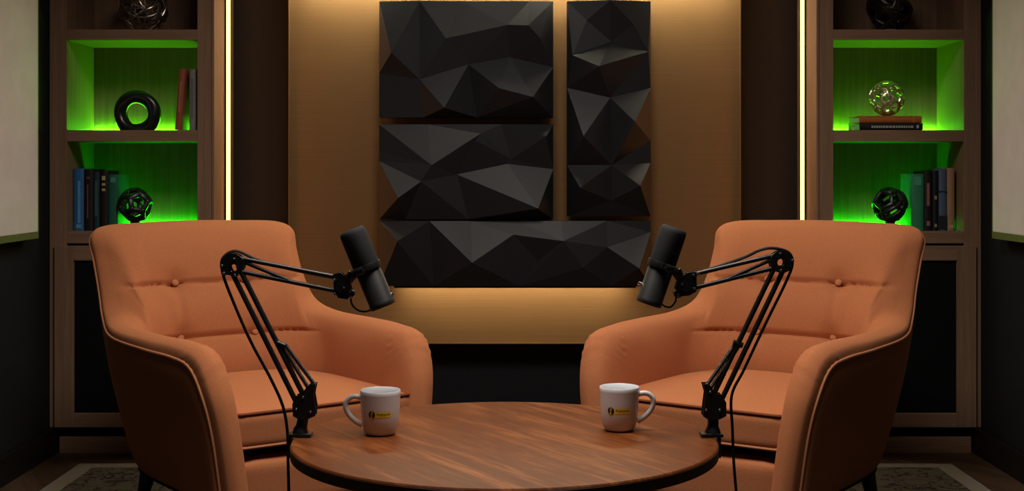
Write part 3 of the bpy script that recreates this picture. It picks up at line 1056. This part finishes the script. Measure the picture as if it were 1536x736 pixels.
def mug(label, loc, hs, face):
    """hs: side of the handle (-1 / 1); face: angle of the printed side"""
    t = thing('mug', label, 'mug', loc, 0, 'white logo mugs')
    m = MB()
    pr = [(0, .0015), (.024, .0015)] + PROF
    m.lathe(pr, 64)
    m.build('cup', M['mug'], t, angle=60)
    m = MB()
    pts = [Vector((hs * x, -.004, z)) for x, z in ((.040, .0795), (.050, .0825), (.063, .0815), (.0735, .0725), (.0755, .060), (.070, .046), (.060, .034), (.050, .0265), (.039, .0205))]
    m.tube(catmull(pts, 5), .0052, 10, flat=1.15)
    m.build('handle', M['mug'], t)
    # printed mark wrapped round the cup
    zc = .049

    def wrap(x, z, off):
        r = mug_r(zc + z) + off
        a = face + x / .0425
        return Vector((r * math.cos(a), r * math.sin(a), zc + z))

    def patch(fn_pts, name, mat, off, rings=8):
        """disc-like patch from its outline"""
        b = MB()
        n_ = len(fn_pts)
        xa, xb = min(p[0] for p in fn_pts), max(p[0] for p in fn_pts)
        rows = []
        K_ = 40
        for k in range(K_ + 1):
            # cosine spacing keeps the round ends round
            x = (xa + xb) / 2 - (xb - xa) / 2 * math.cos(PI * k / K_) * .99999
            zs = []
            for i in range(n_):
                (x0, z0), (x1, z1) = fn_pts[i], fn_pts[(i + 1) % n_]
                if (x0 - x) * (x1 - x) <= 0 and abs(x1 - x0) > 1e-12:
                    zs.append(z0 + (z1 - z0) * (x - x0) / (x1 - x0))
            if len(zs) >= 2:
                lo, hi = min(zs), max(zs)
                rows.append([wrap(x, lo + (hi - lo) * j / 8, off) for j in range(9)])
        b.quadgrid(rows)
        return b.build(name, mat, t, False)

    def stadium(x0, x1, z0, z1, n=10):
        r = (z1 - z0) / 2
        o = []
        for k in range(n + 1):
            a = -PI / 2 + PI * k / n
            o.append((x1 - r + r * math.cos(a), (z0 + z1) / 2 + r * math.sin(a)))
        for k in range(n + 1):
            a = PI / 2 + PI * k / n
            o.append((x0 + r + r * math.cos(a), (z0 + z1) / 2 + r * math.sin(a)))
        return o

    circ = lambda cx, cz, r, n=28: [(cx + r * math.cos(2 * PI * k / n), cz + r * math.sin(2 * PI * k / n)) for k in range(n)]
    patch(stadium(-.016, .0265, -.0062, .0062), 'print_pill', M['yellow'], .0003)
    patch(circ(-.0195, .0002, .0086), 'print_disc_rim', M['pale_print'], .0005)
    patch(circ(-.0190, .0002, .0076), 'print_disc', M['navy'], .0007)

    def shear(o, k, cx, cz):
        return [(x + (z - cz) * k, z) for x, z in o]
    # small slanted microphone sign on the disc
    o = [(-.0195 + z_, x_) for x_, z_ in stadium(-.0012, .0062, -.0021, .0021)]
    patch(shear(o, .22, 0, 0), 'print_microphone', M['yellow'], .0009)
    o = [(-.0192 + z_, x_) for x_, z_ in stadium(.0002, .0046, -.0009, .0009)]
    patch(shear(o, .22, 0, 0), 'print_microphone_slot', M['navy'], .0011)
    o = [(-.0222, -.0030), (-.0172, -.0030), (-.0188, -.0046), (-.0192, -.0078), (-.0212, -.0078), (-.0208, -.0046)]
    patch(o, 'print_microphone_stand', M['yellow'], .0009)
    # word on the pill
    cu = bpy.data.curves.new('word', 'FONT')
    cu.body = 'Podmatrix'
    cu.size = .0068
    cu.align_x = 'CENTER'
    cu.shear = .15
    cu.offset = .00012
    to = bpy.data.objects.new('word', cu)
    COL.objects.link(to)
    bpy.context.view_layer.update()
    me = bpy.data.meshes.new_from_object(to.evaluated_get(bpy.context.evaluated_depsgraph_get()))
    bpy.data.objects.remove(to)
    bm = bmesh.new(); bm.from_mesh(me); bpy.data.meshes.remove(me)
    xs = [v.co.x for v in bm.verts]
    cxx = (min(xs) + max(xs)) / 2; kx = .0305 / (max(xs) - min(xs))
    for v in bm.verts:
        v.co = wrap(.0075 + (v.co.x - cxx) * kx, -.0012 + v.co.y, .0006)
    mm = MB(); mm.bm.free(); mm.bm = bm
    mm.build('print_word', M['navy'], t, False)
    b = MB()
    for x0, x1 in ((-.001, .0035), (.0043, .0072), (.008, .0125)):
        vs = []
        rows = []
        for k in range(4):
            x = x0 + (x1 - x0) * k / 3
            rows.append([wrap(x, -.0042, .0006), wrap(x, -.0033, .0006)])
        b.quadgrid(rows)
    b.build('print_small_line', M['amber'], t, False)
    return t


def face_angle(p):
    return math.atan2(-p[1], -p[0])


p1 = (( 570.5 - CX) / F * 2.925, 2.925, TZ)
p2 = (( 929.0 - CX) / F * 2.970, 2.970, TZ)
mug('white mug with its handle towards the armchair below the blue book', p1, -1, face_angle(p1))
mug('white mug with its handle towards the armchair below the tan book', p2, 1, face_angle(p2))


# ------------------------------------------------------------------ microphone arms
def mic_set(S, pts, foot_px, Yd, labels, zt):
    """S = -1 for the arm on the left of the table, 1 for the right one; pts are measured joints"""
    org = P(foot_px[0], foot_px[1], Yd); org.z = zt
    k = Yd / F

    def q(px, py, dy=0.0):
        return Vector(((px - foot_px[0]) * k, dy, (foot_px[1] - py) * k))
    A = thing('microphone_stand', labels[0], 'microphone stand', org, 0, 'black microphone arms')
    inx = -S                      # direction to the table centre
    # clamp gripping the table edge
    m = MB()
    ex = S * abs(pts['edge'] - foot_px[0]) * k
    m.box(-.024, .024, -.018, .018, 0.0003, .008, .002)
    m.box(ex + S * .003, ex + S * .009, -.015, .015, -.040, .008, .0015)
    m.box(ex + S * .009, ex - S * .046, -.015, .015, -.0445, -.040, .0015)
    m.box(ex + S * .003, 0, -.015, .015, .0005, .008, .0015)
    m.build('clamp', M['black_metal'], A, False)
    sx_ = ex - S * .036
    m = MB(); m.cyl((sx_, 0, -.058), (sx_, 0, -.036), .004, n=12); m.cyl((sx_, 0, -.0358), (sx_, 0, -.0305), .010, n=16)
    m.box(sx_ - .010, sx_ + .010, -.003, .003, -.060, -.055, .001)
    m.build('clamp_screw', M['black_metal'], A)
    # post
    m = MB(); b0 = q(*pts['post0']); b1 = q(*pts['post1'])
    m.tube([Vector((b0.x, 0, .007)), Vector((b0.x, 0, .016)), Vector((b0.x * .7 + b1.x * .3, 0, b1.z * .45)), b1], [.018, .0155, .0125, .0115], 20)
    m.build('post', M['black_metal'], A)
    # base knuckle: two cheek plates
    m = MB()
    for dy in (-.013, .013):
        pl = [q(*p_) for p_ in pts['cheek']]
        f0 = [m.bm.verts.new(p_ + Vector((0, dy - .002, 0))) for p_ in pl]
        f1 = [m.bm.verts.new(p_ + Vector((0, dy + .002, 0))) for p_ in pl]
        m.bm.faces.new(f0); m.bm.faces.new(f1[::-1])
        for i in range(len(pl)):
            j = (i + 1) % len(pl)
            m.bm.faces.new([f0[i], f0[j], f1[j], f1[i]])
    c0 = q(*pts['pivot'])
    m.cyl(c0 + Vector((0, -.011, 0)), c0 + Vector((0, .011, 0)), .015, n=20)
    m.build('base_joint', M['black_metal'], A, False)
    # rods
    def rod(a, c, r, name='rod', dy=0.0, mat='black_metal'):
        mm = MB(); mm.tube([q(*a, dy), q(*c, dy)], r, 10); return mm.build(name, M[mat], A)
    for a, c in pts['lower']:
        rod(a, c, .0058)
    for a, c in pts['upper']:
        rod(a, c, .0050)
    rod(*pts['diag'], .0042, 'brace')
    # springs in the lower part, with a collar
    for a, c in pts['spring']:
        v0, v1 = q(*a), q(*c)
        mm = MB()
        ax = (v1 - v0); L = ax.length; ax.normalize(); s1 = Vector((0, 1, 0)); s2 = ax.cross(s1)
        n_ = 34
        pp = []
        for i in range(n_ * 8 + 1):
            u = i / (n_ * 8)
            an = 2 * PI * i / 8
            pp.append(v0 + ax * L * u + (s1 * math.cos(an) + s2 * math.sin(an)) * .0042)
        mm.tube(pp, .0012, 5)
        mm.tube([v0, v1], .0028, 8)
        mm.build('spring', M['black_metal'], A)
    m = MB()
    a, c = pts['collar']; v0, v1 = q(*a), q(*c)
    m.tube([v0, v1], .0062, 10); m.build('collar', M['black_metal'], A)
    # elbow: pair of round plates with a see-through hole
    ec = q(*pts['elbow'])
    m = MB()
    R1, R0 = 17.5 * k, 5.6 * k
    hc = q(*pts['hole']) - ec
    for dy in (-.011, .011):
        rows = []
        n_ = 36
        for rr in range(4):
            row = []
            for i in range(n_):
                a_ = 2 * PI * i / n_
                o_ = Vector((math.cos(a_), 0, math.sin(a_)))
                if rr in (0, 3):
                    p_ = ec + hc + o_ * R0
                else:
                    p_ = ec + Vector((o_.x * R1, 0, o_.z * R1 * .95))
                row.append(p_ + Vector((0, dy + (-.002 if rr < 2 else .002), 0)))
            rows.append(row)
        m.quadgrid(rows, close_u=True, close_v=True)
    for b_ in pts['bolts_elbow']:
        v = q(*b_); m.cyl(v + Vector((0, -.010, 0)), v + Vector((0, .010, 0)), .006, n=12)
    m.build('elbow_joint', M['black_metal'], A)
    # head joint
    hj = q(*pts['head'])
    m = MB()
    for dy in (-.010, .010):
        pl = [q(*p_) for p_ in pts['head_plate']]
        f0 = [m.bm.verts.new(p_ + Vector((0, dy - .002, 0))) for p_ in pl]
        f1 = [m.bm.verts.new(p_ + Vector((0, dy + .002, 0))) for p_ in pl]
        m.bm.faces.new(f0); m.bm.faces.new(f1[::-1])
        for i in range(len(pl)):
            j = (i + 1) % len(pl)
            m.bm.faces.new([f0[i], f0[j], f1[j], f1[i]])
    m.cyl(hj + Vector((0, -.016, 0)), hj + Vector((0, .016, 0)), .011, n=18)
    kk = q(*pts['knob'])
    m.tube([hj, kk], [.008, .0065], 12)
    m.cyl(kk + Vector((0, -.013, 0)), kk + Vector((0, .013, 0)), .009, n=16)
    m.build('head_joint', M['black_metal'], A)
    # screws
    for b_ in pts['bolts']:
        v = q(*b_[:2])
        dy = -.0155
        mm = MB(); mm.lathe([(0, .0022), (.0022, .002), (.0034, 0), (.0034, -.005), (0, -.005)], 14, Matrix.Translation(v + Vector((0, dy, 0))) @ Matrix.Rotation(PI / 2, 4, 'X'))
        mm.build('screw', M['chrome'], A)['label'] = 'bright steel screw'

    # microphone (held by the arm)
    top, bot = q(*pts['mic'][0]), q(*pts['mic'][1])
    ax = (bot - top); L = ax.length; ax.normalize()
    mid = top + ax * (L * .5)
    Mc = thing('microphone', labels[1], 'microphone', org + mid, 0, 'black studio microphones')
    rot = ax.to_track_quat('-Z', 'Y').to_matrix().to_4x4()
    zt_, zb_ = L / 2, -L / 2
    r = 20.3 * k
    m = MB()
    zc_ = L * .02
    m.lathe([(0, zt_), (r * .80, zt_), (r * .93, zt_ - .003), (r * .99, zt_ - .010), (r, zt_ - .02), (r, zc_ + .004), (r * .97, zc_), (0, zc_)], 40, rot); m.build('windscreen', M['black_soft'], Mc)
    m = MB()
    m.lathe([(0, zc_ - .0005), (r * .90, zc_ - .0005), (r * .90, zc_ - .012), (r * .95, zc_ - .014), (r * .95, zb_ + .012), (r * .97, zb_ + .011), (r * .97, zb_ + .002), (r * .92, zb_), (0, zb_)], 40, rot); m.build('body', M['mic_body'], Mc)
    m = MB()
    m.lathe([(r * .93, zc_ - .010), (r * 1.08, zc_ - .010), (r * 1.10, zc_ - .008), (r * 1.10, zc_ + .003), (r * 1.08, zc_ + .005), (r * 1.002, zc_ + .005)], 40, rot)
    m.build('collar_ring', M['black_metal'], Mc)
    # yoke: strap from the collar to the arm's head joint, round the far side
    cc = mid + ax * (-zc_ + .003)
    side = (hj - cc); side -= ax * side.dot(ax); side.normalize()
    dn = ax
    m = MB()
    pp = []
    for i in range(13):
        a_ = PI * .9 * (i / 12 - .5)
        pp.append(cc - mid + (side * math.cos(a_) + Vector((0, 1, 0)) * math.sin(a_)) * (r * 1.16))
    m.tube(pp, .0045, 8, flat=1.9)
    e0 = cc - mid + side * (r * 1.12)
    m.tube([e0, e0.lerp(hj - mid, .55) + ax * .0, hj - mid], [.012, .010, .009], 12)
    m.build('yoke', M['black_metal'], Mc)
    m = MB()
    kv = q(*pts['jack']) - mid
    m.cyl(kv - side * -.012, kv, .0035, .0045, n=12); m.build('side_knob', M['chrome'], Mc)['label'] = 'small bright side knob'
    for sgn in (-1, 1):
        mm = MB(); v = cc - mid + Vector((0, -1, 0)) * (r * 1.11) + ax * .002 + side * (sgn * .004)
        mm.cyl(v, v + Vector((0, -.003, 0)), .0028, n=10); mm.build('strap_screw', M['mic_body'], Mc)
    # cable
    cps = [q(p_[0], p_[1], p_[2] if len(p_) > 2 else .0) for p_ in pts['cable']]
    Cb = MB()
    Cb.tube(catmull(cps, 8), .0034, 8)
    c_ = Cb.build('microphone_cable', M['cable'])
    c_.location = org
    tag(c_, labels[2], 'cable', 'black microphone cables')
    lp = MB()
    lp.tube(catmull([q(*p_) - mid for p_ in pts['loop']], 8), .0022, 7)
    lp.build('short_lead', M['cable'], Mc)


left = dict(edge=440, post0=(451, 656), post1=(456, 626), pivot=(457, 617),
            cheek=[(441, 628), (440, 610), (445, 598), (452, 596), (466, 580), (475, 580), (472, 596), (475, 614), (474, 628), (462, 633), (450, 633)],
            lower=[((446, 612), (343, 404)), ((458, 604), (357, 404))],
            upper=[((358, 393), (503, 421)), ((360, 413), (508, 443))], diag=((364, 398), (442, 430)),
            spring=[((422, 524), (464, 590)), ((427, 522), (473, 584))], collar=((414, 519), (428, 525)),
            elbow=(350, 402), hole=(351.5, 407), bolts_elbow=((335, 404), (352, 393), (354, 417), (338, 415)),
            head=(514, 437), head_plate=[(500, 417), (512, 414), (524, 424), (528, 440), (522, 454), (508, 452), (502, 440)], knob=(526, 446),
            bolts=[(335, 404), (353, 394), (354, 418), (338, 415), (446, 618), (467, 622), (503, 425), (503, 446), (517, 437), (526, 443), (527, 450), (456, 600)],
            mic=((527, 350), (574.5, 466)), jack=(590, 446),
            cable=[(506, 425, .02), (440, 412, .02), (385, 397, .02), (352, 383, .016), (333, 393, .012), (332, 413, .01), (344, 448, .01), (373, 515, .01), (405, 575, .01), (423, 616, .01), (430, 655, .01), (431, 700, .01), (432, 750, .01), (430, 800, .02), (415, 850, .06)],
            loop=[(526, 450), (528, 462), (537, 471), (549, 473), (561, 468)])
right = dict(edge=1074, post0=(1069, 656), post1=(1070, 626), pivot=(1070, 617),
             cheek=[(1053, 628), (1055, 608), (1057, 594), (1053, 580), (1062, 580), (1072, 594), (1081, 596), (1088, 608), (1088, 628), (1078, 633), (1060, 633)],
             lower=[((1081, 608), (1178, 404)), ((1069, 600), (1163, 404))],
             upper=[((1161, 389), (1041, 417)), ((1160, 408), (1044, 437))], diag=((1160, 394), (1092, 424)),
             spring=[((1102, 524), (1060, 584)), ((1110, 522), (1066, 588))], collar=((1100, 519), (1114, 524)),
             elbow=(1171, 398), hole=(1170, 399), bolts_elbow=((1186, 396), (1168, 387), (1170, 411), (1183, 408)),
             head=(1027, 435), head_plate=[(1044, 413), (1030, 414), (1016, 424), (1012, 438), (1018, 450), (1034, 448), (1044, 442)], knob=(1016, 446),
             bolts=[(1187, 396), (1169, 386), (1170, 411), (1058, 619), (1078, 619), (1039, 418), (1046, 415), (1040, 438), (1022, 432), (1016, 448), (1064, 592)],
             mic=((1012, 347), (973, 462)), jack=(957, 430),
             cable=[(1040, 418, .018), (1080, 406, .018), (1118, 392, .01), (1140, 381, .0), (1160, 378, .0), (1184, 385, .008), (1190, 402, .010), (1180, 430, .010), (1150, 492, .012), (1118, 560, .012), (1099, 600, .012), (1100, 650, .012), (1102, 700, .012), (1106, 750, .012), (1110, 800, .02), (1125, 850, .06)],
             loop=[(1014, 450), (1013, 458), (1006, 466), (997, 465), (988, 457)])
mic_set(-1, left, (451, 660), 2.90,
        ('black jointed microphone arm clamped beside the mug with its handle to the left',
         'black studio microphone leaning to the left, above the mug with a left-side handle',
         'black cable along the microphone arm beside the mug with a left-side handle'), TZ)
mic_set(1, right, (1067, 660), 2.90,
        ('black jointed microphone arm clamped beside the mug with its handle to the right',
         'black studio microphone leaning to the right, above the mug with a right-side handle',
         'black cable along the microphone arm beside the mug with a right-side handle'), TZ)

# ------------------------------------------------------------------ lights
def area(name, loc, target, sx, sy, power, col, spread=180):
    L = bpy.data.lights.new(name, 'AREA')
    L.shape = 'RECTANGLE'; L.size = sx; L.size_y = sy
    L.energy = power; L.color = col
    L.spread = math.radians(spread)
    o = bpy.data.objects.new(name, L)
    COL.objects.link(o)
    o.location = loc
    d = Vector(target) - Vector(loc)
    o.rotation_euler = d.to_track_quat('-Z', 'Y').to_euler()
    return o


area('ceiling_light', (0, 2.75, 2.52), (0, 3.05, 0), 1.1, .7, 35, (1.0, .90, .80), 140)

w = bpy.data.worlds.new('room_ambience')
SC.world = w
w.use_nodes = True
w.node_tree.nodes['Background'].inputs[0].default_value = (.05, .045, .04, 1)
w.node_tree.nodes['Background'].inputs[1].default_value = .3

# ------------------------------------------------------------------ camera
cam = bpy.data.cameras.new('camera')
cam.sensor_fit = 'HORIZONTAL'
cam.sensor_width = 36
cam.lens = F / 1536 * 36
cam.shift_x = -(CX - 768) / 1536
cam.shift_y = -(368 - CY) / 1536
cam.clip_start = .05
co = bpy.data.objects.new('camera', cam)
COL.objects.link(co)
co.location = (0, 0, EYE)
co.rotation_euler = (PI / 2, 0, 0)
SC.camera = co

SC.view_settings.view_transform = 'Standard'
SC.view_settings.look = 'None'
SC.view_settings.gamma = 1
SC.view_settings.use_curve_mapping = False
SC.view_settings.exposure = 0.0
SC.cycles.use_denoising = True
SC.cycles.max_bounces = 8
SC.cycles.sample_clamp_indirect = 4
